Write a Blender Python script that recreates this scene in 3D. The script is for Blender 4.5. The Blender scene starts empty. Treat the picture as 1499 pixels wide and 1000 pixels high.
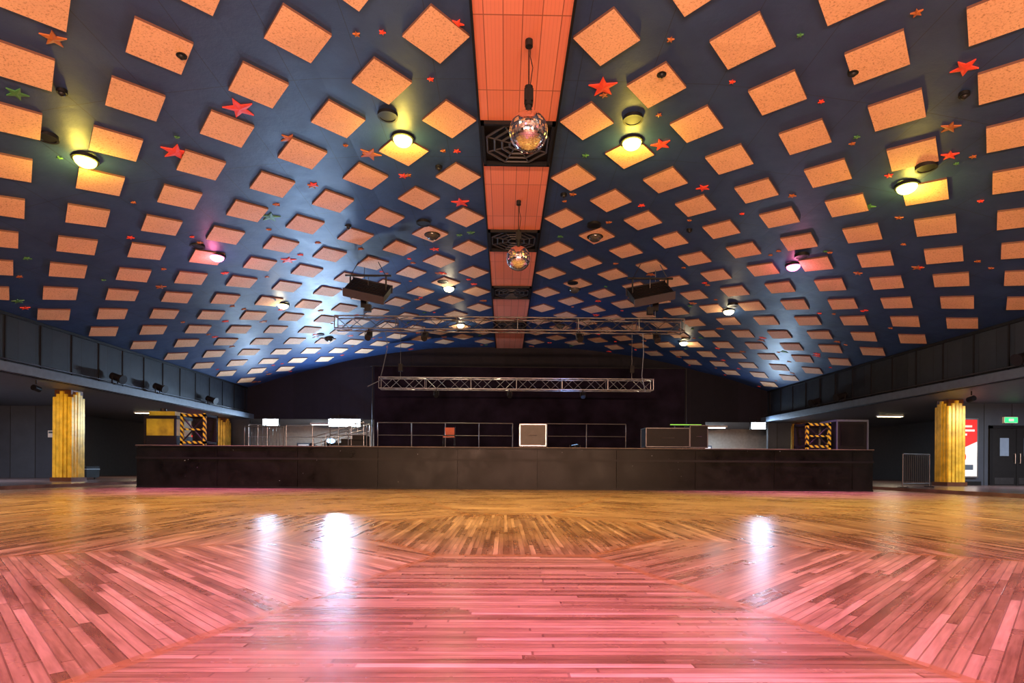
import bpy, math, random
from mathutils import Vector, Matrix
random.seed(7)
scene = bpy.context.scene
COL = scene.collection
pi = math.pi

# ------------------------------------------------------------ materials
def new_mat(name):
    m = bpy.data.materials.new(name); m.use_nodes = True
    nt = m.node_tree; b = nt.nodes['Principled BSDF']
    return m, nt, b

def mat(name, col, rough=0.5, metal=0.0, var=0.12, scale=6.0, bump=0.0, emit=None, estr=0.0, spec=0.5):
    m, nt, b = new_mat(name)
    tc = nt.nodes.new('ShaderNodeTexCoord')
    n = nt.nodes.new('ShaderNodeTexNoise'); n.inputs['Scale'].default_value = scale; n.inputs['Detail'].default_value = 5
    nt.links.new(tc.outputs['Object'], n.inputs['Vector'])
    r = nt.nodes.new('ShaderNodeValToRGB')
    c = col
    r.color_ramp.elements[0].position = 0.3; r.color_ramp.elements[1].position = 0.7
    r.color_ramp.elements[0].color = (c[0]*(1-var), c[1]*(1-var), c[2]*(1-var), 1)
    r.color_ramp.elements[1].color = (min(1, c[0]*(1+var)), min(1, c[1]*(1+var)), min(1, c[2]*(1+var)), 1)
    nt.links.new(n.outputs['Fac'], r.inputs['Fac'])
    nt.links.new(r.outputs['Color'], b.inputs['Base Color'])
    b.inputs['Roughness'].default_value = rough
    b.inputs['Metallic'].default_value = metal
    b.inputs['Specular IOR Level'].default_value = spec
    if bump:
        bp = nt.nodes.new('ShaderNodeBump'); bp.inputs['Strength'].default_value = bump; bp.inputs['Distance'].default_value = 0.02
        nt.links.new(n.outputs['Fac'], bp.inputs['Height']); nt.links.new(bp.outputs['Normal'], b.inputs['Normal'])
    if emit:
        b.inputs['Emission Color'].default_value = (*emit, 1); b.inputs['Emission Strength'].default_value = estr
    return m

class NB:
    def __init__(s, nt): s.nt = nt
    def m(s, op, a, b=None, c=None, clamp=False):
        n = s.nt.nodes.new('ShaderNodeMath'); n.operation = op; n.use_clamp = clamp
        for i, v in enumerate((a, b, c)):
            if v is None: continue
            if isinstance(v, (int, float)): n.inputs[i].default_value = v
            else: s.nt.links.new(v, n.inputs[i])
        return n.outputs[0]
    def mixf(s, f, a, b):
        # a + f*(b-a)
        return s.m('MULTIPLY_ADD', s.m('SUBTRACT', b, a), f, a)
    def comb(s, x, y, z):
        n = s.nt.nodes.new('ShaderNodeCombineXYZ')
        for i, v in enumerate((x, y, z)):
            if isinstance(v, (int, float)): n.inputs[i].default_value = v
            else: s.nt.links.new(v, n.inputs[i])
        return n.outputs[0]
    def mixc(s, f, a, b, mode='MIX'):
        n = s.nt.nodes.new('ShaderNodeMix'); n.data_type = 'RGBA'; n.blend_type = mode
        if isinstance(f, (int, float)): n.inputs[0].default_value = f
        else: s.nt.links.new(f, n.inputs[0])
        for i, v in ((6, a), (7, b)):
            if isinstance(v, tuple): n.inputs[i].default_value = (*v, 1)
            else: s.nt.links.new(v, n.inputs[i])
        return n.outputs[2]
    def obj(s):
        t = s.nt.nodes.new('ShaderNodeTexCoord'); sp = s.nt.nodes.new('ShaderNodeSeparateXYZ')
        s.nt.links.new(t.outputs['Object'], sp.inputs[0])
        return t.outputs['Object'], sp.outputs[0], sp.outputs[1], sp.outputs[2]
    def noise(s, vec, scale, detail=4, rough=0.5):
        n = s.nt.nodes.new('ShaderNodeTexNoise'); n.inputs['Scale'].default_value = scale
        n.inputs['Detail'].default_value = detail; n.inputs['Roughness'].default_value = rough
        s.nt.links.new(vec, n.inputs['Vector']); return n.outputs['Fac']
    def white(s, vec):
        n = s.nt.nodes.new('ShaderNodeTexWhiteNoise'); n.noise_dimensions = '3D'
        s.nt.links.new(vec, n.inputs['Vector']); return n.outputs['Value']
    def ramp(s, f, stops):
        r = s.nt.nodes.new('ShaderNodeValToRGB'); s.nt.links.new(f, r.inputs['Fac'])
        el = r.color_ramp.elements
        while len(el) < len(stops): el.new(0.5)
        for e, (p, c) in zip(el, stops): e.position = p; e.color = (*c, 1)
        return r.outputs['Color']
    def bump(s, h, b, strength=0.3, dist=0.01):
        n = s.nt.nodes.new('ShaderNodeBump'); n.inputs['Strength'].default_value = strength; n.inputs['Distance'].default_value = dist
        s.nt.links.new(h, n.inputs['Height']); s.nt.links.new(n.outputs['Normal'], b.inputs['Normal'])

def make_floor_mat():
    m, nt, b = new_mat('sprung_dance_floor_planks'); N = NB(nt)
    vec, x, y, z = N.obj()
    xs = N.m('SUBTRACT', x, 0.08); yr = N.m('SUBTRACT', y, 6.2); ys = N.m('DIVIDE', yr, 1.3)
    ang = N.m('ARCTAN2', ys, xs)
    t0 = N.m('DIVIDE', ang, pi/4)
    k = N.m('ROUND', t0)
    a = N.m('MULTIPLY', k, pi/4)
    ca = N.m('COSINE', a); sa = N.m('SINE', a)
    rs = N.m('ADD', N.m('MULTIPLY', ca, xs), N.m('MULTIPLY', sa, ys))
    inoct = N.m('LESS_THAN', rs, 1.43)
    u = N.m('ADD', N.m('MULTIPLY', ca, xs), N.m('MULTIPLY', sa, yr))
    v = N.m('SUBTRACT', N.m('MULTIPLY', ca, yr), N.m('MULTIPLY', sa, xs))
    u = N.mixf(inoct, u, xs); v = N.mixf(inoct, v, yr)
    kk = N.mixf(inoct, k, 17.0)
    us = N.m('DIVIDE', u, 0.043)
    iu = N.m('FLOOR', us); fu = N.m('SUBTRACT', us, iu)
    rnd = N.white(N.comb(iu, kk, 3.3))
    v2 = N.m('ADD', N.m('DIVIDE', v, 1.15), N.m('MULTIPLY', rnd, 9.0))
    iv = N.m('FLOOR', v2); fv = N.m('SUBTRACT', v2, iv)
    pr = N.white(N.comb(iu, iv, kk))
    col = N.ramp(pr, [(0.0, (0.30, 0.18, 0.10)), (0.3, (0.46, 0.295, 0.18)), (0.7, (0.58, 0.39, 0.25)), (1.0, (0.80, 0.58, 0.41))])
    grain = N.noise(N.comb(N.m('MULTIPLY', u, 70), N.m('MULTIPLY', v, 5), kk), 1.0, 4)
    col = N.mixc(0.45, col, N.ramp(grain, [(0.3, (0.4, 0.33, 0.28)), (0.7, (1, 1, 1))]), 'MULTIPLY')
    streak = N.noise(N.comb(N.m('MULTIPLY', u, 11), N.m('MULTIPLY', v, 0.8), kk), 1.0, 5, 0.6)
    col = N.mixc(0.7, col, N.ramp(streak, [(0.36, (0.36, 0.25, 0.2)), (0.56, (1, 1, 1))]), 'MULTIPLY')
    wear = N.noise(vec, 0.7, 6, 0.65)
    col = N.mixc(0.6, col, N.ramp(wear, [(0.35, (0.6, 0.5, 0.42)), (0.6, (1.0, 1.0, 1.0))]), 'MULTIPLY')
    gap = N.m('LESS_THAN', fu, 0.13); gap2 = N.m('LESS_THAN', fv, 0.008)
    g = N.m('MAXIMUM', gap, gap2)
    col = N.mixc(N.m('MULTIPLY', g, 0.65), col, (0.11, 0.045, 0.025))
    # border strips between the sectors and round the octagon
    tt = N.m('SUBTRACT', 0.5, N.m('ABSOLUTE', N.m('SUBTRACT', t0, k)))
    rl = N.m('SQRT', N.m('ADD', N.m('MULTIPLY', xs, xs), N.m('MULTIPLY', ys, ys)))
    d1 = N.m('MULTIPLY', N.m('MULTIPLY', tt, pi/4), rl)
    s1 = N.m('MULTIPLY', N.m('LESS_THAN', d1, 0.035), N.m('SUBTRACT', 1.0, inoct))
    s2 = N.m('LESS_THAN', N.m('ABSOLUTE', N.m('SUBTRACT', rs, 1.43)), 0.04)
    s3 = N.m('LESS_THAN', N.m('ABSOLUTE', N.m('SUBTRACT', rs, 6.3)), 0.05)
    sm = N.m('MAXIMUM', N.m('MAXIMUM', s1, s2), s3)
    col = N.mixc(N.m('MULTIPLY', sm, 0.7), col, (0.34, 0.16, 0.06))
    nt.links.new(col, b.inputs['Base Color'])
    rr = N.m('MULTIPLY_ADD', wear, 0.28, 0.12)
    rr = N.m('ADD', rr, N.m('MULTIPLY', pr, 0.07))
    nt.links.new(rr, b.inputs['Roughness'])
    N.bump(N.m('SUBTRACT', N.m('MULTIPLY', pr, 0.3), g), b, 0.3, 0.003)
    return m

def make_ceiling_mat():
    m, nt, b = new_mat('ceiling_navy_gloss_paint'); N = NB(nt)
    vec, x, y, z = N.obj()
    n = N.noise(vec, 1.3, 6, 0.6)
    col = N.ramp(n, [(0.3, (0.016, 0.042, 0.125)), (0.7, (0.026, 0.062, 0.17))])
    fy = N.m('FRACT', N.m('DIVIDE', y, 2.44)); fx = N.m('FRACT', N.m('DIVIDE', x, 1.22))
    g = N.m('MAXIMUM', N.m('LESS_THAN', fy, 0.006), N.m('LESS_THAN', fx, 0.010))
    col = N.mixc(N.m('MULTIPLY', g, 0.7), col, (0.006, 0.01, 0.02))
    nt.links.new(col, b.inputs['Base Color'])
    nt.links.new(N.m('MULTIPLY_ADD', N.noise(vec, 3.5, 5), 0.2, 0.36), b.inputs['Roughness'])
    N.bump(N.noise(vec, 2.0, 6, 0.7), b, 0.35, 0.03)
    return m

def make_tile_mat():
    m, nt, b = new_mat('acoustic_tile_peach'); N = NB(nt)
    vec, x, y, z = N.obj()
    n = N.noise(vec, 32, 3, 0.7)
    col = N.ramp(n, [(0.32, (0.52, 0.25, 0.12)), (0.46, (0.88, 0.52, 0.30)), (0.7, (0.93, 0.58, 0.34))])
    col = N.mixc(0.35, col, N.ramp(N.noise(vec, 0.9, 3), [(0.35, (0.75, 0.72, 0.7)), (0.65, (1, 1, 1))]), 'MULTIPLY')
    nt.links.new(col, b.inputs['Base Color']); b.inputs['Roughness'].default_value = 0.7
    N.bump(n, b, 0.3, 0.01)
    return m

def make_strip_mat():
    m, nt, b = new_mat('ridge_panel_salmon'); N = NB(nt)
    vec, x, y, z = N.obj()
    pr = N.m('FLOOR', N.m('DIVIDE', N.m('SUBTRACT', x, 0.22), 0.29))
    col = N.ramp(N.white(N.comb(pr, N.m('FLOOR', N.m('DIVIDE', y, 1.66)), 1.0)), [(0, (0.74, 0.23, 0.14)), (1, (0.82, 0.28, 0.18))])
    f1 = N.m('FRACT', N.m('DIVIDE', N.m('SUBTRACT', x, 0.22), 0.29)); f2 = N.m('FRACT', N.m('DIVIDE', y, 1.66))
    f3 = N.m('FRACT', N.m('DIVIDE', N.m('SUBTRACT', x, 0.22), 0.058))
    g = N.m('MAXIMUM', N.m('LESS_THAN', f1, 0.05), N.m('LESS_THAN', f2, 0.012))
    col = N.mixc(N.m('MULTIPLY', N.m('LESS_THAN', f3, 0.12), 0.18), col, (0.2, 0.05, 0.03))
    col = N.mixc(N.m('MULTIPLY', g, 0.7), col, (0.16, 0.04, 0.02))
    nt.links.new(col, b.inputs['Base Color']); b.inputs['Roughness'].default_value = 0.5
    return m

def make_board_mat(name, axis, width, c1, c2, rough=0.45, groove=0.03, spec=0.5):
    m, nt, b = new_mat(name); N = NB(nt)
    vec, x, y, z = N.obj()
    c = {'x': x, 'y': y, 'z': z}[axis]
    s = N.m('DIVIDE', c, width); i = N.m('FLOOR', s); f = N.m('SUBTRACT', s, i)
    w = N.white(N.comb(i, 2.0, 5.0))
    col = N.ramp(w, [(0, c1), (1, c2)])
    col = N.mixc(0.4, col, N.ramp(N.noise(vec, 2.2, 6, 0.65), [(0.35, (0.55, 0.55, 0.55)), (0.65, (1, 1, 1))]), 'MULTIPLY')
    g = N.m('LESS_THAN', f, groove)
    col = N.mixc(N.m('MULTIPLY', g, 0.85), col, (0.002, 0.002, 0.003))
    nt.links.new(col, b.inputs['Base Color'])
    nt.links.new(N.m('MULTIPLY_ADD', N.noise(vec, 4, 4), 0.3, rough-0.15), b.inputs['Roughness'])
    b.inputs['Specular IOR Level'].default_value = spec
    N.bump(N.m('SUBTRACT', 1.0, g), b, 0.5, 0.01)
    return m

def make_scuff_mat():
    m, nt, b = new_mat('stage_black_scuffed'); N = NB(nt)
    vec, x, y, z = N.obj()
    n = N.noise(vec, 1.6, 7, 0.7)
    col = N.ramp(n, [(0.35, (0.0025, 0.0025, 0.003)), (0.65, (0.009, 0.009, 0.010))])
    sp = N.noise(vec, 10.0, 2, 0.5)
    col = N.mixc(N.m('GREATER_THAN', sp, 0.75), col, (0.40, 0.45, 0.55))
    nt.links.new(col, b.inputs['Base Color'])
    nt.links.new(N.m('MULTIPLY_ADD', n, 0.5, 0.12), b.inputs['Roughness'])
    b.inputs['Specular IOR Level'].default_value = 0.14
    N.bump(n, b, 0.1, 0.02)
    return m

def make_hazard_mat():
    m, nt, b = new_mat('hazard_tape_yellow_black'); N = NB(nt)
    vec, x, y, z = N.obj()
    f = N.m('FRACT', N.m('DIVIDE', N.m('ADD', N.m('ADD', x, z), y), 0.17))
    col = N.mixc(N.m('LESS_THAN', f, 0.5), (0.52, 0.50, 0.02), (0.012, 0.012, 0.012))
    nt.links.new(col, b.inputs['Base Color']); b.inputs['Roughness'].default_value = 0.45
    return m

M_floor = make_floor_mat(); M_ceil = make_ceiling_mat(); M_tile = make_tile_mat(); M_strip = make_strip_mat()
M_fascia = make_board_mat('balcony_board_slate', 'y', 0.62, (0.010, 0.015, 0.025), (0.018, 0.025, 0.038), 0.45, 0.03, 0.35)
M_backw = make_board_mat('backdrop_wall_black', 'x', 1.3, (0.005, 0.005, 0.012), (0.009, 0.008, 0.018), 0.6, 0.008, 0.2)
M_aislewall = make_board_mat('aisle_wall_slate', 'x', 1.1, (0.04, 0.05, 0.075), (0.055, 0.07, 0.10))
M_outer = mat('outer_wall_slate', (0.035, 0.045, 0.06), 0.5)
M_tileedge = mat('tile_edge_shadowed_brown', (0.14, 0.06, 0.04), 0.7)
M_stage = make_scuff_mat(); M_haz = make_hazard_mat()
M_stagetop = mat('stage_deck_worn_edge', (0.25, 0.21, 0.19), 0.6, var=0.4, scale=3)
M_black = mat('black_paint', (0.006, 0.006, 0.008), 0.5, spec=0.25)
M_cloth = mat('black_backdrop_cloth', (0.010, 0.007, 0.016), 0.9, spec=0.08, bump=0.3, scale=1.2, var=0.5)
M_blackm = mat('black_powdercoat_metal', (0.012, 0.012, 0.014), 0.45, 0.2, spec=0.3)
M_steel = mat('galvanised_steel', (0.42, 0.44, 0.47), 0.3, 1.0)
M_rail = mat('railing_dull_steel', (0.10, 0.10, 0.11), 0.4, 0.9)
M_alu = mat('truss_aluminium', (0.42, 0.44, 0.48), 0.3, 0.9)
M_trussd = mat('truss_dark_metal', (0.15, 0.15, 0.16), 0.4, 0.9)  # darker version of the truss metal
M_mirror = mat('mirror_facets', (0.95, 0.93, 0.95), 0.10, 1.0, var=0.05, scale=20)
M_grout = mat('mirror_ball_core', (0.35, 0.33, 0.36), 0.4)
M_gold = mat('column_gold', (0.62, 0.40, 0.04), 0.32, 0.2, var=0.3, scale=4)
M_goldd = mat('column_bronze_recess', (0.10, 0.035, 0.015), 0.4, 0.3)
M_beige = mat('cream_wall_paint', (0.34, 0.33, 0.30), 0.6)
M_soffit = mat('aisle_ceiling_grey', (0.10, 0.12, 0.15), 0.5)
M_carpet = mat('aisle_floor_dark', (0.13, 0.08, 0.08), 0.25, var=0.35, scale=2)
M_ledge = mat('balcony_ledge_grey', (0.07, 0.10, 0.15), 0.45)
M_grl = mat('grille_bar_dark', (0.035, 0.035, 0.045), 0.5)
M_red = mat('star_red', (0.80, 0.06, 0.03), 0.5)
M_green = mat('star_green', (0.06, 0.20, 0.06), 0.5)
M_amber = mat('star_amber', (0.40, 0.12, 0.03), 0.5)
M_white = mat('white_laminate', (0.75, 0.75, 0.76), 0.5)
M_redp = mat('poster_red', (0.75, 0.03, 0.03), 0.3, emit=(0.8, 0.03, 0.03), estr=0.5)
M_whitep = mat('poster_white', (0.8, 0.8, 0.8), 0.3, emit=(0.9, 0.9, 0.9), estr=0.3)
M_exit = mat('exit_sign_green', (0.02, 0.6, 0.15), 0.4, emit=(0.05, 1.0, 0.3), estr=1.0)
M_orange = mat('orange_plastic', (0.40, 0.07, 0.02), 0.4)
M_glass = mat('door_glass_dim', (0.10, 0.13, 0.18), 0.08, emit=(0.3, 0.4, 0.6), estr=0.25)
M_yelbox = mat('yellow_lit_ply', (0.32, 0.30, 0.015), 0.4, var=0.45, scale=3)  # yellow light falling on the wing box is put into its colour
M_case = mat('flight_case_grey', (0.10, 0.095, 0.09), 0.55)
def emis(name, col, s): return mat(name, col, 0.4, emit=col, estr=s)
E_yel = emis('lamp_yellow', (1.0, 0.80, 0.08), 16); E_yel2 = emis('lamp_lime_yellow', (0.92, 0.94, 0.14), 16)
E_pink = emis('lamp_pink', (1.0, 0.16, 0.34), 8); E_warm = emis('lamp_warm_white', (1.0, 0.85, 0.45), 14)
E_cool = emis('flood_cool_white', (0.75, 0.9, 1.0), 45); E_grn = emis('led_green', (0.25, 0.8, 0.1), 0.6)
E_tube = emis('fluorescent_tube_white', (0.8, 0.9, 1.0), 6); E_blue = emis('added_fill_lens_blue', (0.3, 0.55, 1.0), 8)  # the blue lens belongs to the added fill lights on the deck
E_off = mat('lamp_unlit_glass', (0.05, 0.05, 0.05), 0.1)

# ------------------------------------------------------------ mesh builder
class MB:
    def __init__(s): s.v = []; s.f = []; s.mi = []; s.mats = []; s.sm = []
    def idx(s, m):
        if m not in s.mats: s.mats.append(m)
        return s.mats.index(m)
    def add(s, vs, fs, m, smooth=False):
        o = len(s.v); i = s.idx(m); s.v += [tuple(p) for p in vs]
        for f in fs: s.f.append([o+q for q in f]); s.mi.append(i); s.sm.append(smooth)
    def box(s, x0, x1, y0, y1, z0, z1, m, rot=None, piv=None):
        vs = [Vector((x, y, z)) for x in (x0, x1) for y in (y0, y1) for z in (z0, z1)]
        if rot is not None:
            p = Vector(piv) if piv else Vector(((x0+x1)/2, (y0+y1)/2, (z0+z1)/2))
            vs = [rot @ (q-p) + p for q in vs]
        s.add(vs, [(0, 1, 3, 2), (4, 6, 7, 5), (0, 4, 5, 1), (2, 3, 7, 6), (0, 2, 6, 4), (1, 5, 7, 3)], m)
    def tube(s, a, b, r, m, n=8, r2=None, caps=True):
        a = Vector(a); b = Vector(b); d = (b-a).normalized()
        u = d.orthogonal().normalized(); w = d.cross(u); r2 = r if r2 is None else r2
        vs = []
        for i in range(n):
            t = 2*pi*i/n; e = u*math.cos(t)+w*math.sin(t); vs += [a+e*r, b+e*r2]
        fs = [(2*i, 2*((i+1) % n), 2*((i+1) % n)+1, 2*i+1) for i in range(n)]
        s.add(vs, fs, m, n > 6)
        if caps:
            s.add([vs[2*i] for i in range(n)], [tuple(range(n-1, -1, -1))], m); s.add([vs[2*i+1] for i in range(n)], [tuple(range(n))], m)
    def path(s, pts, r, m, n=6):
        for a, b in zip(pts[:-1], pts[1:]): s.tube(a, b, r, m, n)
    def dome(s, c, r, m, n=20, k=6, down=True, sq=1.0):
        vs = []; fs = []
        for j in range(k+1):
            ph = pi/2*j/k
            for i in range(n):
                t = 2*pi*i/n; vs.append((c[0]+r*math.cos(ph)*math.cos(t), c[1]+r*math.cos(ph)*math.sin(t), c[2]-(1 if down else -1)*r*sq*math.sin(ph)))
        for j in range(k):
            for i in range(n):
                fs.append((j*n+i, j*n+(i+1) % n, (j+1)*n+(i+1) % n, (j+1)*n+i))
        s.add(vs, fs, m, True)
    def ring(s, c, r0, r1, z0, z1, m, n=24):
        vs = []; fs = []
        for i in range(n):
            t = 2*pi*i/n; C = math.cos(t); S = math.sin(t)
            vs += [(c[0]+r0*C, c[1]+r0*S, z0), (c[0]+r1*C, c[1]+r1*S, z0), (c[0]+r1*C, c[1]+r1*S, z1), (c[0]+r0*C, c[1]+r0*S, z1)]
        for i in range(n):
            j = (i+1) % n
            for q in range(4): fs.append((4*i+q, 4*i+(q+1) % 4, 4*j+(q+1) % 4, 4*j+q))
        s.add(vs, fs, m)
    def obj(s, name, parent=None, bevel=0):
        me = bpy.data.meshes.new(name); me.from_pydata(s.v, [], s.f)
        for m in s.mats: me.materials.append(m)
        me.polygons.foreach_set('material_index', s.mi); me.polygons.foreach_set('use_smooth', s.sm); me.update()
        o = bpy.data.objects.new(name, me); COL.objects.link(o)
        if parent: o.parent = parent
        if bevel:
            bv = o.modifiers.new('bevel', 'BEVEL'); bv.width = bevel; bv.segments = 2; bv.limit_method = 'ANGLE'
        return o

def boxobj(name, x0, x1, y0, y1, z0, z1, m):
    b = MB(); b.box(x0, x1, y0, y1, z0, z1, m); return b.obj(name)

def light(kind, name, loc, power, col, parent=None, aim=None, **kw):
    l = bpy.data.lights.new(name, kind); l.energy = power; l.color = col
    for k, v in kw.items(): setattr(l, k, v)
    o = bpy.data.objects.new(name, l); COL.objects.link(o); o.location = loc
    if aim: o.rotation_euler = (Vector(aim)-Vector(loc)).to_track_quat('-Z', 'Y').to_euler()
    if parent: o.parent = parent
    return o

# ------------------------------------------------------------ dimensions
CX = 0.22; EYE = 0.67
PROF = [(0, 6.70), (3.4, 6.66), (4.5, 6.57), (5.6, 6.43), (6.7, 6.29), (7.7, 6.12), (8.75, 5.92), (9.7, 5.69), (10.65, 5.43), (11.7, 5.18), (12.7, 4.9), (13.6, 4.6), (14.45, 4.36)]
PROF = [(u, h+EYE) for u, h in PROF]
HW = 14.45
XL, XR = CX-HW, CX+HW
Y0, YB, YEND = -9.0, 31.5, 37.0
XOL, XOR = -22.5, 23.0
SOF = 3.3
def hz(x):
    u = min(abs(x-CX), HW)
    for (a, ha), (b, hb) in zip(PROF[:-1], PROF[1:]):
        if u <= b: return ha+(hb-ha)*(u-a)/(b-a)
    return PROF[-1][1]
ARC = [0]
for (a, ha), (b, hb) in zip(PROF[:-1], PROF[1:]): ARC.append(ARC[-1]+math.hypot(b-a, hb-ha))
def arcx(sv):
    sg = 1 if sv >= 0 else -1; q = abs(sv)
    for i in range(len(ARC)-1):
        if q <= ARC[i+1] or i == len(ARC)-2:
            t = (q-ARC[i])/(ARC[i+1]-ARC[i]); return CX+sg*(PROF[i][0]+t*(PROF[i+1][0]-PROF[i][0]))

# ------------------------------------------------------------ shell
boxobj('floor', -13.4, 12.8, Y0, YEND, -0.2, 0.0, M_floor)
boxobj('floor_aisle_left', XOL, -13.4, Y0, YEND, -0.2, 0.10, M_carpet)
boxobj('floor_aisle_right', 12.8, XOR, Y0, YEND, -0.2, 0.10, M_carpet)
b = MB()
us = [-u for u, _ in PROF[::-1]]+[u for u, _ in PROF[1:]]
vs = []
for u in us:
    z = hz(CX+u)
    vs += [(CX+u, Y0, z), (CX+u, YB, z), (CX+u, Y0, z+0.25), (CX+u, YB, z+0.25)]
fs = []
for i in range(len(us)-1):
    o = 4*i; p = 4*(i+1)
    fs += [(o, o+1, p+1, p), (o+2, p+2, p+3, o+3)]
b.add(vs, fs, M_ceil)
b.obj('ceiling')
boxobj('ceiling_aisle_left', XOL, XL-0.15, Y0, YEND, SOF, SOF+0.2, M_soffit)
boxobj('ceiling_aisle_right', XR+0.15, XOR, Y0, YEND, SOF, SOF+0.2, M_soffit)
boxobj('ceiling_aisle_back', XL-0.15, XR+0.15, YB+0.2, YEND, SOF, SOF+0.2, M_soffit)
boxobj('wall_left', XOL-0.2, XOL, Y0, YEND, -0.2, SOF+0.2, M_outer)
boxobj('wall_right', XOR, XOR+0.2, Y0, YEND, -0.2, SOF+0.2, M_outer)
boxobj('wall_front', XOL, XOR, Y0-0.2, Y0, -0.2, 7.7, M_outer)
boxobj('wall_rear', XOL, XOR, YEND, YEND+0.2, -0.2, SOF+0.2, M_beige)
# back wall over the stage, gable shaped
b = MB(); pts = [(CX+u, hz(CX+u)+0.02) for u in us]
vs = [(x, YB, z) for x, z in pts]+[(XR, YB, SOF), (XL, YB, SOF)]
vs2 = [(x, YB+0.2, z) for x, _, z in vs]
N_ = len(vs)
b.add(vs+vs2, [tuple(range(N_)), tuple(range(2*N_-1, N_-1, -1))]+[(i, (i+1) % N_, N_+(i+1) % N_, N_+i) for i in range(N_)], M_backw)
b.obj('wall_back')

def balcony(sx, xw, nm):
    b = MB()
    b.box(min(xw, xw+sx*0.15), max(xw, xw+sx*0.15), Y0, YB+0.2, SOF, 5.05, M_fascia)
    xi = xw-sx*0.32
    b.box(min(xw, xi), max(xw, xi), Y0, YB, SOF+0.02, SOF+0.22, M_ledge)
    b.box(min(xi, xi-sx*0.05), max(xi, xi-sx*0.05), Y0, YB, SOF-0.02, SOF+0.24, M_ledge)
    b.box(min(xw, xw-sx*0.04), max(xw, xw-sx*0.04), Y0, YB, 4.93, 5.02, M_black)
    y = Y0+0.5
    while y < YB:
        b.box(min(xw, xw-sx*0.025), max(xw, xw-sx*0.025), y, y+0.05, SOF+0.24, 4.93, M_black); y += 1.24
    b.tube((xw-sx*0.12, Y0, SOF+0.36), (xw-sx*0.12, YB, SOF+0.36), 0.03, M_rail, 8)
    return b.obj(nm)
balcony(-1, XL, 'wall_balcony_left'); balcony(1, XR, 'wall_balcony_right')

# ------------------------------------------------------------ ceiling tiles
b = MB(); gaps = []
P = 2.117
for n_ in range(13):
    s0 = 1.32+1.06*n_
    for sg in (-1, 1):
        off = 8.76+(P/2 if n_ % 2 else 0)
        for k in range(-8, 12):
            yc = off+k*P
            if yc > YB-0.7 or yc < Y0+0.7: continue
            hs, hy = 0.52, 0.585
            c = [(s0-hs, yc), (s0, yc-hy), (s0+hs, yc), (s0, yc+hy)]
            vb = []; vt = []
            for q, yy in c:
                x = arcx(sg*q); z = hz(x)
                vt.append((x, yy, z)); vb.append((x, yy, z-0.04))
            b.add(vb, [(0, 1, 2, 3)], M_tile)
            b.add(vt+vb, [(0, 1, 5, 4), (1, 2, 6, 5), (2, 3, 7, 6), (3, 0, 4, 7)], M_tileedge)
            gaps.append((arcx(sg*s0), yc+P/2, sg))
b.obj('ceiling_tiles')

# ------------------------------------------------------------ ridge strip with grilles
b = MB(); W = 0.725
GR = [(0.85, 2.35), (5.85, 7.35), (10.84, 12.36), (15.8, 17.25), (20.7, 22.1), (25.7, 27.1)]
ys = [Y0]+[q for g in GR for q in g]+[YB]
for i in range(0, len(ys), 2):
    b.box(CX-W, CX+W, ys[i], ys[i+1], 7.31, 7.37, M_strip)
for sg in (-1, 1): b.box(CX+sg*(W+0.02)-0.02, CX+sg*(W+0.02)+0.02, Y0, YB, 7.29, 7.37, M_black)
b.obj('ceiling_ridge_panel')
for g0, g1 in GR:
    b = MB(); yc = (g0+g1)/2; hx = W-0.01
    b.box(CX-hx, CX+hx, g0, g1, 7.34, 7.37, M_black)
    z0, z1 = 7.24, 7.33
    b.box(CX-hx, CX+hx, g0, g0+0.06, z0, z1, M_black); b.box(CX-hx, CX+hx, g1-0.06, g1, z0, z1, M_black)
    b.box(CX-hx, CX-hx+0.06, g0, g1, z0, z1, M_black); b.box(CX+hx-0.06, CX+hx, g0, g1, z0, z1, M_black)
    for r in (0.16, 0.32, 0.48, 0.64):
        ps = [(CX+r*math.cos(pi/8+i*pi/4)*1.04, yc+r*math.sin(pi/8+i*pi/4)*1.08, 7.28) for i in range(9)]
        b.path(ps, 0.022, M_grl, 6)
    for i in range(8):
        a = pi/8+i*pi/4
        b.tube((CX+0.16*math.cos(a), yc+0.16*math.sin(a), 7.28), (CX+0.66*math.cos(a), yc+0.7*math.sin(a), 7.28), 0.014, M_grl, 6)
    b.obj('ceiling_vent_grille')

# ------------------------------------------------------------ stars
b = MB()
def star(x, y, r, m, rot=None):
    rot = random.uniform(0, 2*pi) if rot is None else rot
    sl = (hz(x+0.05)-hz(x-0.05))/0.1
    vs = []
    for i in range(10):
        q = r if i % 2 == 0 else r*0.40; a = rot+i*pi/5
        dx = q*math.cos(a); dy = q*math.sin(a); vs.append((x+dx, y+dy, hz(x)+sl*dx-0.02))
    vt = [(p[0], p[1], p[2]+0.025) for p in vs]
    c = (x, y, hz(x)-0.03)
    b.add(vs+[c], [(i, (i+1) % 10, 10) for i in range(10)], m)
    b.add(vs+vt, [(i, (i+1) % 10, 10+(i+1) % 10, 10+i) for i in range(10)], m)
big = [(1.68, 9.9, .26, M_red), (-4.85, 10.35, .28, M_red), (-6.6, 11.4, .28, M_red), (3.17, 11.6, .21, M_red), (-1.15, 14.3, .24, M_red),
       (7.1, 8.7, .19, M_red), (8.45, 10.7, .15, M_red), (-7.95, 9.3, .16, M_green), (-6.65, 8.4, .17, M_amber), (-2.9, 12.1, .24, M_amber),
       (-4.35, 11.4, .18, M_amber), (7.9, 10.0, .16, M_amber), (-6.0, 14.5, .25, M_green), (-6.6, 17.3, .24, M_red), (8.3, 12.9, .16, M_green),
       (-0.75, 8.55, .1, M_red), (4.6, 13.2, .16, M_red)]
for s_ in big: star(*s_)
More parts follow.
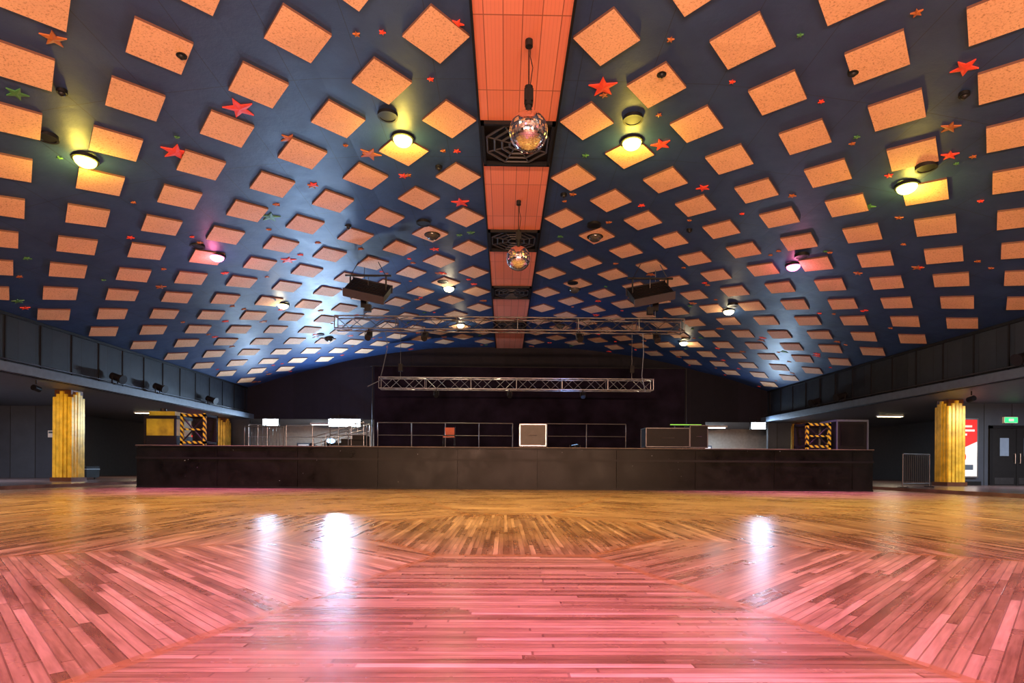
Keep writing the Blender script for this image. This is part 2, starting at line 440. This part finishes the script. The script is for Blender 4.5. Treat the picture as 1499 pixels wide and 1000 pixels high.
for (x, y, sg) in gaps:
    if random.random() < 0.55:
        for _ in range(random.choice((1, 1, 2))):
            xx = x+random.uniform(-.28, .28); yy = y+random.uniform(-.3, .3)
            if abs(xx-CX) < 1.0 or yy > YB-0.3 or abs(xx-CX) > HW-0.4: continue
            near = yy < 13
            star(xx, yy, random.choice((.05, .055, .06, .08)) if near else random.choice((.06, .07, .09, .12, .15)), random.choice((M_red, M_red, M_amber, M_amber, M_amber, M_green)))
b.obj('ceiling_stars')

# ------------------------------------------------------------ downlights
YEL = (1.0, 0.66, 0.16); LIM = (1.0, 0.80, 0.2); PNK = (1.0, 0.17, 0.95); WRM = (1.0, 0.78, 0.48); ORG = (1.0, 0.56, 0.14)
PW = {PNK: 1600, YEL: 2000, LIM: 1900, ORG: 800, WRM: 700}
cols = [-8.2, -2.1, 2.55, 8.45]
for r_y, row, sa in [(-3.4, [(PNK, E_pink, .4)]*4, 80), (1.6, [(PNK, E_pink, .35), (PNK, E_pink, 1.15), (PNK, E_pink, 1.15), (PNK, E_pink, .35)], 70), (6.6, [(ORG, E_warm, 1)]*4, 90),
                 (11.5, [(YEL, E_yel, 1), (YEL, E_yel, 1), (YEL, E_yel, 1), (LIM, E_yel2, 1)], 105),
                 (16.2, [(PNK, E_pink, 1.2), None, None, (PNK, E_pink, 1.2)], 75),
                 (21.0, [(WRM, E_warm, .5), (WRM, E_warm, .5), None, (WRM, E_warm, .5)], 120),
                 (26.4, [None, (WRM, E_warm, .4), None, (WRM, E_warm, .4)], 120)]:
    for x, c in zip(cols, row):
        y = r_y+(0.35 if x > 5 else (-0.35 if x < -5 and r_y == 11.5 else 0))
        z = hz(x); b = MB()
        b.ring((x, y), 0.19, 0.23, z-0.05, z+0.02, M_black)
        b.dome((x, y, z-0.04), 0.19, c[1] if c else E_off, sq=0.75)
        o = b.obj('ceiling_downlight')
        if c:
            light('SPOT', 'lamp', (x, y, z-0.30), PW[c[0]]*c[2], c[0], o, spot_size=math.radians(sa), spot_blend=0.9, shadow_soft_size=0.12)
            if r_y > 5: light('POINT', 'lamp_spill', (x, y, z-0.36), 55 if r_y < 15 else 22, (1.0, 0.72, 0.10) if c[0] in (YEL, LIM) else ((1.0, .2, .4) if c[0] == PNK else (1, .8, .5)), o, shadow_soft_size=0.1)
        b = MB(); b.ring((x-0.15, y-0.75), 0.0, 0.15, z-0.02, z-0.05, M_black); b.ring((x-0.15, y-0.75), 0.15, 0.19, z-0.06, z+0.03, M_blackm)
        b.obj('ceiling_speaker')

for x, y in [(-5.1, 8.95), (-7.3, 9.4), (5.6, 9.1), (7.5, 9.2), (2.6, 9.5), (-4.3, 15.5), (5.0, 15.4), (1.4, 13.8), (-1.5, 12.6)]:
    b = MB(); z = hz(x)
    b.tube((x, y, z+.02), (x, y, z-0.05), 0.08, M_black, 14); b.dome((x, y, z-0.05), 0.05, M_blackm)
    b.obj('smoke_detector')

# ------------------------------------------------------------ mirror balls
def mirror_ball(x, y, z, r):
    e = bpy.data.objects.new('mirror_ball', None); COL.objects.link(e); e.location = (x, y, z)
    b = MB(); k = 30
    for j in range(k):
        p0 = -pi/2+pi*j/k; p1 = -pi/2+pi*(j+1)/k; pm = (p0+p1)/2
        n = max(6, int(round(2*k*math.cos(pm))))
        for i in range(n):
            g = 0.03
            t0 = 2*pi*(i+g)/n; t1 = 2*pi*(i+1-g)/n; q0 = p0+(p1-p0)*g; q1 = p1-(p1-p0)*g
            vs = [Vector((math.cos(q)*math.cos(t), math.cos(q)*math.sin(t), math.sin(q)))*r for q, t in ((q0, t0), (q0, t1), (q1, t1), (q1, t0))]
            c = sum(vs, Vector())/4; ax = Vector((random.uniform(-1, 1), random.uniform(-1, 1), random.uniform(-1, 1))).normalized()
            R = Matrix.Rotation(random.uniform(-.04, .04), 3, ax)
            vs = [R @ (v-c)+c for v in vs]
            b.add(vs, [(0, 1, 2, 3)], M_mirror)
    b.obj('mirror_facets', e)
    b = MB(); b.dome((0, 0, 0), r*0.985, M_grout, 48, 16); b.dome((0, 0, 0), r*0.985, M_grout, 48, 16, down=False)
    b.tube((0, 0, r*0.97), (0, 0, r+0.10), 0.05, M_blackm, 12)
    top = 7.31-z
    b.tube((0, 0, r+0.10), (0, 0, r+0.40), 0.065, M_black, 12); b.box(-0.07, 0.07, -0.06, 0.06, r+0.16, r+0.34, M_black)
    b.tube((0, 0, r+0.40), (0, 0, top-0.08), 0.010, M_black, 6)
    b.path([(0.02, 0, r+0.4), (0.06, 0, r+0.7), (0.02, 0, top-.25), (0.03, 0, top-0.05)], 0.007, M_blackm)
    b.tube((0, 0, top-0.10), (0, 0, top), 0.06, M_blackm, 10)
    b.obj('motor_and_cable', e)
mirror_ball(0.34, 8.8, 5.89, 0.30)
mirror_ball(0.31, 14.1, 5.88, 0.30)

# ------------------------------------------------------------ stage
SF, SB, ST = 17.4, 27.5, 1.30
SX0, SX1 = -11.2, 11.4
b = MB()
b.box(SX0, SX1, SF+0.05, SB, 0, ST-0.05, M_stage)
x = SX0
while x < SX1-0.05:
    x1 = min(x+2.44, SX1); b.box(x+0.006, x1-0.006, SF, SF+0.05, 0.02, ST-0.08, M_stage); x = x1
b.box(SX0, SX1, SF-0.02, SF+0.05, 0, 0.05, M_black)
b.box(SX0-0.02, SX1+0.02, SF-0.03, SB, ST-0.05, ST-0.012, M_black)
b.box(SX0-0.02, SX1+0.02, SF-0.035, SB, ST-0.012, ST, M_stagetop)
b.box(SX0-0.02, SX1+0.02, SF-0.018, SF, ST-0.42, ST-0.36, M_black)
b.obj('stage')

def hazard_frame(x0, x1, y0, y1, z0, z1, diag=True):
    b = MB(); t = 0.038
    for x in (x0, x1):
        for y in (y0, y1): b.box(x-t, x+t, y-t, y+t, z0, z1, M_haz if y == y0 else M_black)
    for z in (z0+0.10, z1-0.06):
        for y in (y0, y1): b.box(x0-t, x1+t, y-t, y+t, z-t, z+t, M_haz if y == y0 else M_black)
        for x in (x0, x1): b.box(x-t, x+t, y0, y1, z-t, z+t, M_black)
    zm = (z0+z1)/2
    b.box(x0, x1, y0-t*0.8, y0+t*0.8, zm-t*0.7, zm+t*0.7, M_haz)
    b.box(x0, x1, y1-.01, y1, z0, z1, M_black)
    if diag: b.tube((x0, y0, z0+.1), (x1, y0, z1-.1), 0.025, M_blackm, 8); b.tube((x1, y0, z0+.1), (x0, y0, z1-.1), 0.025, M_blackm, 8)
    return b.obj('hazard_taped_frame')
hazard_frame(-10.0, -9.3, 17.7, 18.4, ST, 2.30)
hazard_frame(9.5, 10.2, 17.7, 18.4, ST, 2.15)
b = MB()
b.box(-11.1, -10.15, 17.65, 18.5, ST, 2.12, M_yelbox); b.box(-11.13, -10.12, 17.62, 18.53, 2.12, 2.22, M_black)
b.box(-11.13, -10.12, 17.62, 18.53, ST, ST+0.30, M_black)
for x in (-11.12, -10.2): b.box(x, x+0.06, 17.61, 17.66, ST, 2.2, M_black)
b.box(-11.05, -10.25, 17.75, 18.4, 2.22, 2.36, M_yelbox); b.tube((-10.7, 17.9, 2.36), (-10.7, 17.9, 2.46), .1, M_black, 12)
b.obj('stage_wing_box')
b = MB()
b.box(10.38, 11.35, 17.6, 18.5, ST, 2.18, M_black); b.box(10.36, 11.37, 17.58, 18.52, 2.18, 2.24, M_ledge)
b.box(10.5, 11.22, 17.57, 17.6, ST+0.12, 2.1, M_stage)
for x in (10.36, 11.33): b.box(x, x+.04, 17.57, 17.6, ST, 2.2, M_ledge)
b.obj('speaker_cabinet')

def flight_case(x0, x1, y, d, h, m, em=None):
    b = MB(); b.box(x0, x1, y, y+d, ST+0.10, ST+h, m)
    em = em or M_alu
    t = 0.014
    for x in (x0, x1):
        for yy in (y, y+d): b.box(x-t, x+t, yy-t, yy+t, ST+0.10, ST+h, em)
    for z in (ST+0.10, ST+h):
        for yy in (y, y+d): b.box(x0-t, x1+t, yy-t, yy+t, z-t, z+t, em)
        for x in (x0, x1): b.box(x-t, x+t, y, y+d, z-t, z+t, em)
    for x in (x0+0.1, x1-0.1):
        for yy in (y+.1, y+d-.1): b.tube((x-.02, yy, ST+0.055), (x+.02, yy, ST+0.055), 0.05, M_black, 12); b.box(x-.02, x+.02, yy-.02, yy+.02, ST+.05, ST+.1, M_steel)
    b.tube((x0+(x1-x0)*.35, y-.03, ST+h*.55), (x0+(x1-x0)*.65, y-.03, ST+h*.55), .012, M_rail, 8)
    return b.obj('flight_case')
flight_case(0.5, 1.35, 18.6, 0.6, 0.80, M_case)
flight_case(4.7, 6.15, 18.8, 0.7, 0.72, M_black, M_trussd)
flight_case(6.3, 6.9, 19.2, 0.6, 0.85, M_black, M_trussd)
b = MB(); b.box(6.0, 7.2, 20.6, 20.7, 2.25, 2.31, M_black); b.box(6.03, 7.17, 20.59, 20.6, 2.265, 2.295, E_grn)
for x in (6.2, 7.0): b.tube((x, 20.65, ST+.02), (x, 20.65, 2.25), .02, M_blackm, 8)
b.box(6.05, 7.15, 20.5, 20.8, ST, ST+.04, M_blackm)
b.obj('led_light_bar')

def barrier(x0, x1, y, z0, h, m, bars=True, n=None, y1=None):
    b = MB(); y1 = y if y1 is None else y1
    A = Vector((x0, y, z0+.002)); B = Vector((x1, y1, z0+.002)); up = Vector((0, 0, 1))
    for q in (0.12, 1.0): b.tube(A+up*h*q, B+up*h*q, 0.02, m, 8)
    for P_ in (A, B):
        b.tube(P_, P_+up*h, 0.02, m, 8)
        b.tube(P_+Vector((0, -.22, .02)), P_+Vector((0, .22, .02)), 0.018, m, 8)
    L = (B-A).length; n = n or int(L/0.12)
    if bars:
        for i in range(1, n):
            p = A.lerp(B, i/n); b.tube(p+up*h*.12, p+up*h, 0.008, m, 6)
    else:
        b.tube(A+up*h*.55, B+up*h*.55, 0.015, m, 8)
        for i in range(1, max(2, int(L/1.2))): p = A.lerp(B, i/max(2, int(L/1.2))); b.tube(p, p+up*h, .018, m, 8)
    return b.obj('crowd_barrier' if bars else 'stage_railing')
barrier(-4.8, 0.3, 21.5, ST, 1.05, M_rail, False)
barrier(1.6, 4.6, 21.5, ST, 1.05, M_rail, False)
barrier(-9.4, -8.0, 20.6, ST, 0.80, M_rail, True)
barrier(-6.2, -4.9, 20.2, ST, 0.9, M_rail, False)
barrier(-9.2, -7.0, 24.0, ST, 1.1, M_steel, False)
barrier(12.9, 14.3, 18.2, 0.10, 1.1, M_rail, True, y1=18.9)
barrier(-11.0, -10.2, 24.5, ST, 1.15, M_steel, False)
b = MB()
for yy in (22.6, 23.6):
    b.tube((-7.6, yy, ST+0.55), (-5.6, yy, ST+1.15), 0.022, M_steel, 8); b.tube((-7.6, yy, ST+0.25), (-5.6, yy, ST+0.85), 0.018, M_steel, 8)
    for i in range(5): x = -7.6+.5*i; b.tube((x, yy, ST), (x, yy, ST+.55+.15*i), .018, M_steel, 8)
for i in range(4): b.box(-7.4+.45*i, -6.95+.45*i, 22.6, 23.6, ST, ST+.16*(i+1), M_black)
b.obj('stage_steps')
def chair(x, y):
    b = MB()
    for sx in (-.2, .2):
        b.tube((x+sx, y-.2, ST+.006), (x+sx, y-.18, ST+.45), .012, M_blackm, 6); b.tube((x+sx, y+.24, ST+.006), (x+sx, y+.16, ST+.45), .012, M_blackm, 6)
        b.tube((x+sx, y+.16, ST+.45), (x+sx, y+.26, ST+.85), .012, M_blackm, 6)
    b.box(x-.2, x+.2, y-.2, y+.2, ST+.44, ST+.48, M_orange)
    b.box(x-.17, x+.17, y+.2, y+.23, ST+.55, ST+.82, M_orange, Matrix.Rotation(-.15, 3, 'X'))
    b.obj('stacking_chair', bevel=0.01)
chair(-2.0, 20.4)
# added blue fill lights on the deck, tinting ceiling and back wall
def wash(x, y, aim, p, col):
    b = MB(); z = ST
    b.box(x-.22, x+.22, y-.12, y+.12, z+.002, z+.04, M_black)
    for s_ in (-1, 1): b.box(x+s_*.22-.012, x+s_*.22+.012, y-.04, y+.04, z+.03, z+.36, M_blackm)
    R = (Vector(aim)-Vector((x, y, z+.3))).normalized(); c = Vector((x, y, z+.3))
    b.tube(c-R*.14, c+R*.06, .15, M_black, 18, r2=.17); b.tube(c+R*.06, c+R*.065, .15, E_blue, 18)
    o = b.obj('added_blue_fill')
    light('SPOT', 'lamp', tuple(c+R*.1), p, col, o, aim=aim, spot_size=math.radians(95), spot_blend=1.0, shadow_soft_size=.15)
wash(-6.6, 21.6, (-5.0, 17.5, 7.0), 900, (.30, .55, 1.0))
wash(3.0, 24.2, (2.0, 24.6, 7.3), 220, (.28, .45, 1.0))
wash(-9.0, 26.6, (-10.5, 31.4, 4.6), 260, (.15, .30, 1.0))

# ------------------------------------------------------------ trusses
def truss(x0, x1, y, z, s, cans, M_alu):
    e = bpy.data.objects.new('lighting_truss', None); COL.objects.link(e)
    b = MB(); h = s/2
    C = [(y-h, z-h), (y+h, z-h), (y+h, z+h), (y-h, z+h)]
    for cy, cz in C: b.tube((x0, cy, cz), (x1, cy, cz), 0.024, M_alu, 8)
    n = int(round((x1-x0)/0.5)); d = (x1-x0)/n
    for i in range(n):
        xa = x0+i*d; xb = xa+d
        for j in range(4):
            p, q = C[j], C[(j+1) % 4]
            if i % 2: p, q = q, p
            b.tube((xa, *p), (xb, *q), 0.011, M_alu, 5, caps=False)
            if i % 4 == 0: b.tube((xa, *p), (xa, *q), 0.014, M_alu, 5, caps=False)
    for j in range(4): b.tube((x1, *C[j]), (x1, *C[(j+1) % 4]), 0.016, M_alu, 6)
    b.obj('truss_frame', e)
    b = MB()
    for x in (x0+0.9, x1-0.9):
        b.tube((x, y, z+h), (x, y, z+h+.35), .012, M_trussd, 6); b.box(x-.09, x+.09, y-.08, y+.08, z+h+.3, z+h+.62, M_black)
        b.tube((x, y, z+h+.6), (x, y, hz(x)-.01), .010, M_trussd, 6)
    b.obj('chain_hoists', e)
    b = MB()
    for x in cans:
        b.tube((x, y-h, z-h), (x, y-h, z-h-.12), .02, M_black, 6)
        b.tube((x-.0, y-h-.12, z-h-.34), (x, y-h+.12, z-h-.14), .10, M_blackm, 14)
        for sg in (-1, 1): b.box(x+sg*.115-.006, x+sg*.115+.006, y-h-.03, y-h+.03, z-h-.3, z-h-.1, M_black)
        b.box(x-.12, x+.12, y-h-.03, y-h+.03, z-h-.12, z-h-.10, M_black)
    b.obj('par_cans', e)
truss(-5.5, 5.8, 18.5, 5.33, 0.40, [-4.4, -2.6, 2.4, 4.9], M_trussd)
truss(-5.5, 6.5, 25.0, 4.35, 0.48, [-3.0, 0.2, 3.4], M_alu)
for pts in ([(-3.9, 18.5, 5.1), (-3.85, 18.6, 4.6), (-4.0, 18.6, 3.9), (-4.1, 18.6, 3.5), (-4.5, 18.6, 3.3)], [(4.5, 18.5, 5.1), (4.55, 18.6, 4.5), (4.5, 18.6, 3.7), (4.62, 18.6, 3.2)]):
    b = MB(); b.path(pts, 0.014, M_ledge); b.obj('hanging_cable')

def hang_speaker(x, y, lean, w=1.25):
    b = MB(); R = Matrix.Rotation(math.radians(lean), 3, 'Y') @ Matrix.Rotation(math.radians(-50), 3, 'X'); p = (x, y, 6.25)
    b.box(x-w/2, x+w/2, y-.11, y+.11, 5.80, 6.70, M_black, R, p)
    for i in range(7):
        z = 5.86+i*.118; b.box(x-w/2+.05, x+w/2-.05, y-.13, y-.11, z, z+.05, M_black, R, p)
    b.box(x-w/2-.03, x+w/2+.03, y-.13, y+.13, 6.69, 6.72, M_grl, R, p)
    b.box(x-w/2-.03, x+w/2+.03, y-.13, y+.13, 5.78, 5.81, M_grl, R, p)
    for sg in (-1, 1):
        b.box(x+sg*w*.45-.02, x+sg*w*.45+.02, y-.03, y+.03, 6.2, 6.75, M_blackm)
        b.tube((x+sg*w*.45, y, 6.7), (x+sg*w*.25, y, hz(x)-.07), .012, M_blackm, 6)
    b.box(x-w/2-.1, x+w/2+.1, y-.03, y+.03, 6.70, 6.75, M_blackm)
    b.tube((x, y, 6.7), (x, y+.0, 5.76), .012, M_trussd, 6)
    b.box(x-.09, x+.09, y-.08, y+.08, 5.58, 5.8, M_black)
    return b.obj('flown_speaker')
hang_speaker(-4.35, 18.0, 12); hang_speaker(4.6, 18.0, -12)

# ------------------------------------------------------------ columns : stepped flat flutes
def column(x, y, w=0.64):
    b = MB(); h = w/2; z0, z1 = 0.10, SOF
    b.box(x-h+.04, x+h-.04, y-h+.04, y+h-.04, z0, z1, M_goldd)
    n = 5; d = w/n
    for i in range(n):
        c = -h+d*(i+.5); s_ = abs(i-2); g = d*.40
        out = .035-.012*s_; zt = z1-.05-0.10*s_
        for sg in (-1, 1):
            ya, yb_ = sorted((y+sg*(h-.05), y+sg*(h+out)))
            xa, xb_ = sorted((x+sg*(h-.05), x+sg*(h+out)))
            b.box(x+c-g, x+c+g, ya, yb_, z0+.14, zt, M_gold)
            b.box(xa, xb_, y+c-g, y+c+g, z0+.14, zt, M_gold)
    b.box(x-h-.05, x+h+.05, y-h-.05, y+h+.05, z0, z0+.14, M_goldd)
    return b.obj('fluted_column')
for yy in (31.2, 20.3, 8.8): column(-15.45, yy)
for yy in (31.9, 21.0, 9.5): column(16.65, yy)

# ------------------------------------------------------------ under-stage-back wall and rear
boxobj('wall_partition_stage', -7.0, 11.2, YB+0.02, YB+0.17, 0.0, SOF, M_backw)
b = MB()
b.box(-6.8, 9.4, 29.6, 29.64, 0.0, 5.9, M_cloth); b.tube((-7.0, 29.62, 5.93), (9.6, 29.62, 5.93), .03, M_blackm, 8)
for x in (-6.9, 9.5): b.tube((x, 29.62, 0), (x, 29.62, 5.95), .03, M_blackm, 8)
b.obj('stage_backdrop')
for i, x in enumerate((-12.9, -10.2, 13.0)):
    b = MB(); y = YEND-.06
    b.box(x-.55, x+.55, y-.02, YEND-.001, 0, 2.2, M_ledge); b.box(x-.47, x+.47, y-.05, y-.02, 0.02, 2.12, M_white)
    b.box(x-.2, x+.2, y-.055, y-.05, 1.3, 1.8, M_glass); b.tube((x+.35, y-.09, 1.0), (x+.35, y-.09, 1.2), .012, M_steel, 8)
    b.obj('door_%d' % (i+1))

def flood(x, w, power, y=30.9, aim=None, hh=.17):
    b = MB(); z = 3.06
    b.box(x-w/2-.05, x+w/2+.05, y, y+.14, z-hh-.04, z+hh+.04, M_blackm)
    b.box(x-w/2, x+w/2, y-.012, y, z-hh, z+hh, E_cool)
    for sg in (-1, 1): b.box(x+sg*w*.3-.02, x+sg*w*.3+.02, y+.04, YB-.005, z+.16, z+.2, M_blackm); b.box(x+sg*w*.3-.02, x+sg*w*.3+.02, YB-.03, YB-.005, z+.16, z+.5, M_blackm)
    o = b.obj('floodlight')
    light('AREA', 'lamp', (x, y-.06, z), power, (0.45, 0.68, 1.0), o, aim=aim or (x*.6, y-10, z+1.0), shape='RECTANGLE', size=w, size_y=hh*2)
flood(-8.7, 1.7, 900, aim=(-6.0, 20, 7.0), hh=.2); flood(-12.7, 0.8, 150, aim=(-9, 20, 1)); flood(13.9, 0.75, 170, aim=(8, 20, .8))
for x in (-11, 12.8):
    b = MB(); b.box(x-.7, x+.7, 34.2, 34.4, SOF-.1, SOF-.001, M_white); b.tube((x-.6, 34.3, SOF-.13), (x+.6, 34.3, SOF-.13), .03, E_tube, 8)
    o = b.obj('ceiling_batten_light'); light('AREA', 'lamp', (x, 34.3, SOF-.2), 260, (.72, .86, 1), o, size=1.2)

# ------------------------------------------------------------ left aisle
b = MB(); b.box(XOL, -19.6, 25.5, 25.7, 0.1, SOF, M_aislewall); b.obj('wall_partition_left')
b = MB(); b.box(-17.6, -14.3, 31.9, 32.1, 0.0, SOF, M_aislewall); b.obj('wall_partition_rear_left')
b = MB(); b.box(-20.3, -20.0, 25.46, 25.5, 1.9, 2.2, M_white); b.box(-20.27, -20.03, 25.455, 25.46, 2.08, 2.16, M_ledge); b.obj('wall_notice')
b = MB()
b.ring((0, 0), 0.05, 0.33, -.09, .09, M_redp, 28); b.ring((0, 0), 0.33, 0.38, -.12, -.09, M_redp, 28); b.ring((0, 0), 0.33, 0.38, .09, .12, M_redp, 28)
b.tube((0, 0, -.14), (0, 0, .14), .05, M_steel, 12)
o = b.obj('fire_hose_reel'); o.rotation_euler = (pi/2, 0, 0); o.location = (-17.3, 31.75, 2.0)
b = MB(); b.box(-17.7, -16.5, 22.6, 23.3, .18, .62, M_black); b.box(-17.72, -16.48, 22.58, 23.32, .5, .53, M_alu)
for x in (-17.6, -16.6):
    for y in (22.7, 23.2): b.tube((x-.02, y, .145), (x+.02, y, .145), .04, M_blackm, 10)
b.obj('flight_case')
b = MB(); b.box(-18.9, -17.9, 36.94, 36.999, .1, 2.3, M_ledge); b.box(-18.82, -17.98, 36.9, 36.94, .12, 2.22, M_outer); b.obj('door_4')

# ------------------------------------------------------------ right aisle
PY = 21.9
b = MB(); b.box(17.2, XOR, PY, PY+.2, 0.1, SOF, M_aislewall); b.box(17.2, 18.6, PY-.02, PY, 0.1, .25, M_black); b.obj('wall_partition_right')
b = MB()
x0, x1, z0, z1 = 17.35, 18.35, 0.45, 2.65; yy = PY-.1
b.box(x0-.06, x1+.06, yy, PY-.021, z0-.06, z1+.06, M_steel)
b.box(x0, x1, yy-.01, yy, z0+.9, z1, M_redp); b.box(x0, x1, yy-.01, yy, z0, z0+.9, M_whitep)
b.add([(x0, yy-.015, z0+.9), (x1, yy-.015, z0+.9), (x1, yy-.015, z0+1.35)], [(0, 1, 2)], M_whitep)
b.tube((x0+.35, yy-.012, z0+.75), (x0+.35, yy-.016, z0+.75), .22, M_redp, 20)
b.box(x0+.15, x0+.85, yy-.014, yy-.01, z0+.25, z0+.45, M_ledge)
for i, w_ in enumerate((.7, .8, .5)): b.box(x0+.1, x0+.1+w_, yy-.014, yy-.01, z1-.3-.16*i, z1-.22-.16*i, M_whitep)
b.obj('illuminated_poster')
b = MB()
x0 = 19.0; w_ = 0.95; PB = PY-.002
b.box(x0-.12, x0, PY-.08, PB, .1, 2.42, M_black); b.box(x0+2*w_, x0+2*w_+.12, PY-.08, PB, .1, 2.42, M_black); b.box(x0-.12, x0+2*w_+.12, PY-.08, PB, 2.32, 2.44, M_black)
for i in range(2):
    a = x0+i*w_
    b.box(a+.01, a+w_-.01, PY-.05, PB, .1, 2.3, M_blackm); b.box(a+.3, a+w_-.3, PY-.055, PY-.05, 1.25, 1.95, M_glass)
    b.box(a+.1, a+w_-.1, PY-.057, PY-.05, .15, .4, M_rail); hx = a+(w_-.1 if i == 0 else .1)
    b.tube((hx, PY-.12, .95), (hx, PY-.12, 1.35), .015, M_steel, 8)
    for z in (.97, 1.33): b.tube((hx, PY-.12, z), (hx, PY-.05, z), .01, M_steel, 6)
b.obj('door_5')
b = MB(); b.box(19.45, 19.95, PY-.1, PY-.002, 2.55, 2.75, M_exit); b.box(19.6, 19.8, PY-.104, PY-.1, 2.6, 2.7, M_whitep); b.box(19.43, 19.97, PY-.09, PY-.002, 2.53, 2.77, M_white); b.obj('exit_sign')
b = MB(); b.box(14.9, 16.2, 31.9, 32.1, 0.0, SOF, M_aislewall); b.obj('wall_partition_rear_right')

for (x, y, p, c) in [(19.0, 17.5, 500, (.80, .90, 1.0)), (19.0, 8, 250, (.85, .92, 1)), (-19.0, 19, 420, (.65, .8, 1)), (-18.3, 8, 200, (.7, .85, 1)), (-17.5, 28, 110, (1, .75, .5)), (18.5, 27, 60, (1, .8, .6))]:
    b = MB(); b.box(x-.6, x+.6, y-.12, y+.12, SOF-.06, SOF-.001, M_white); b.box(x-.55, x+.55, y-.09, y+.09, SOF-.075, SOF-.06, E_warm if c[0] == 1 else E_tube)
    o = b.obj('ceiling_batten_light'); light('AREA', 'lamp', (x, y, SOF-.12), p, c, o, size=1.0)
# yellow wash lanterns hung under the balcony ledge, on the columns
for x, y, ax in ((-14.4, 17.6, -15.6), (15.3, 18.4, 16.7)):
    b = MB(); b.tube((x, y, SOF-.02), (x, y, SOF-.16), .02, M_black, 8); b.tube((x, y-.1, SOF-.26), (x, y+.12, SOF-.30), .09, M_black, 16); b.tube((x, y+.12, SOF-.30), (x, y+.125, SOF-.301), .075, E_yel, 16)
    o = b.obj('theatre_spotlight'); light('SPOT', 'lamp', (x, y+.16, SOF-.31), 230, (1, .70, .12), o, aim=(ax, y+2.4, 1.7), spot_size=math.radians(80), spot_blend=.8)

def theatre_spot(x, y, sg):
    b = MB(); z = SOF+.24
    b.box(x-.05, x+.05, y-.05, y+.05, z-.02, z+.08, M_black)
    for d in (-.14, .14): b.box(x-.02, x+.02, y+d-.01, y+d+.01, z+.06, z+.34, M_blackm)
    b.box(x-.02, x+.02, y-.15, y+.15, z+.05, z+.08, M_blackm)
    A = Vector((x-sg*-.10, y, z+.34)); B = Vector((x-sg*.25, y-.05, z+.22))
    b.tube(A, B, .13, M_black, 16); b.tube(B, B+(B-A).normalized()*.10, .15, M_blackm, 16, r2=.17)
    b.obj('theatre_spotlight')
for y in (15.0, 20.5, 23.0, 27.0): theatre_spot(XL+.25, y, -1)
for y in (15.5, 24.0, 26.0): theatre_spot(XR-.25, y, 1)

# ------------------------------------------------------------ unseen fill lights added behind the camera to brighten the ceiling
for x, c, p in ((-6, (1.0, .57, .36), 2350), (0.3, (1.0, .52, .36), 2350), (7, (1.0, .57, .36), 2350)):
    b = MB(); b.box(x-1.6, x+1.6, -8.98, -8.5, 2.0, 2.4, M_blackm); b.box(x-1.5, x+1.5, -8.9, -8.55, 2.4, 2.42, E_warm)
    o = b.obj('added_fill_light'); light('AREA', 'lamp', (x, -8.45, 2.6), p, c, o, aim=(x, 1.0, 10.5), shape='RECTANGLE', size=3.0, size_y=.5)

w = bpy.data.worlds.new('World'); scene.world = w; w.use_nodes = True
w.node_tree.nodes['Background'].inputs[0].default_value = (0.02, 0.03, 0.05, 1)

# ------------------------------------------------------------ camera
cd = bpy.data.cameras.new('Camera'); cd.sensor_width = 36; cd.lens = 830/1499*36; cd.shift_y = 0.1234; cd.clip_end = 200
co = bpy.data.objects.new('Camera', cd); COL.objects.link(co); co.location = (0, 0, EYE)
yaw = math.radians(-0.75); roll = math.radians(-0.35)
co.rotation_euler = (Matrix.Rotation(yaw, 3, 'Z') @ Matrix.Rotation(pi/2, 3, 'X') @ Matrix.Rotation(-roll, 3, 'Z')).to_euler()
scene.camera = co
scene.view_settings.view_transform = 'Standard'
print('done')
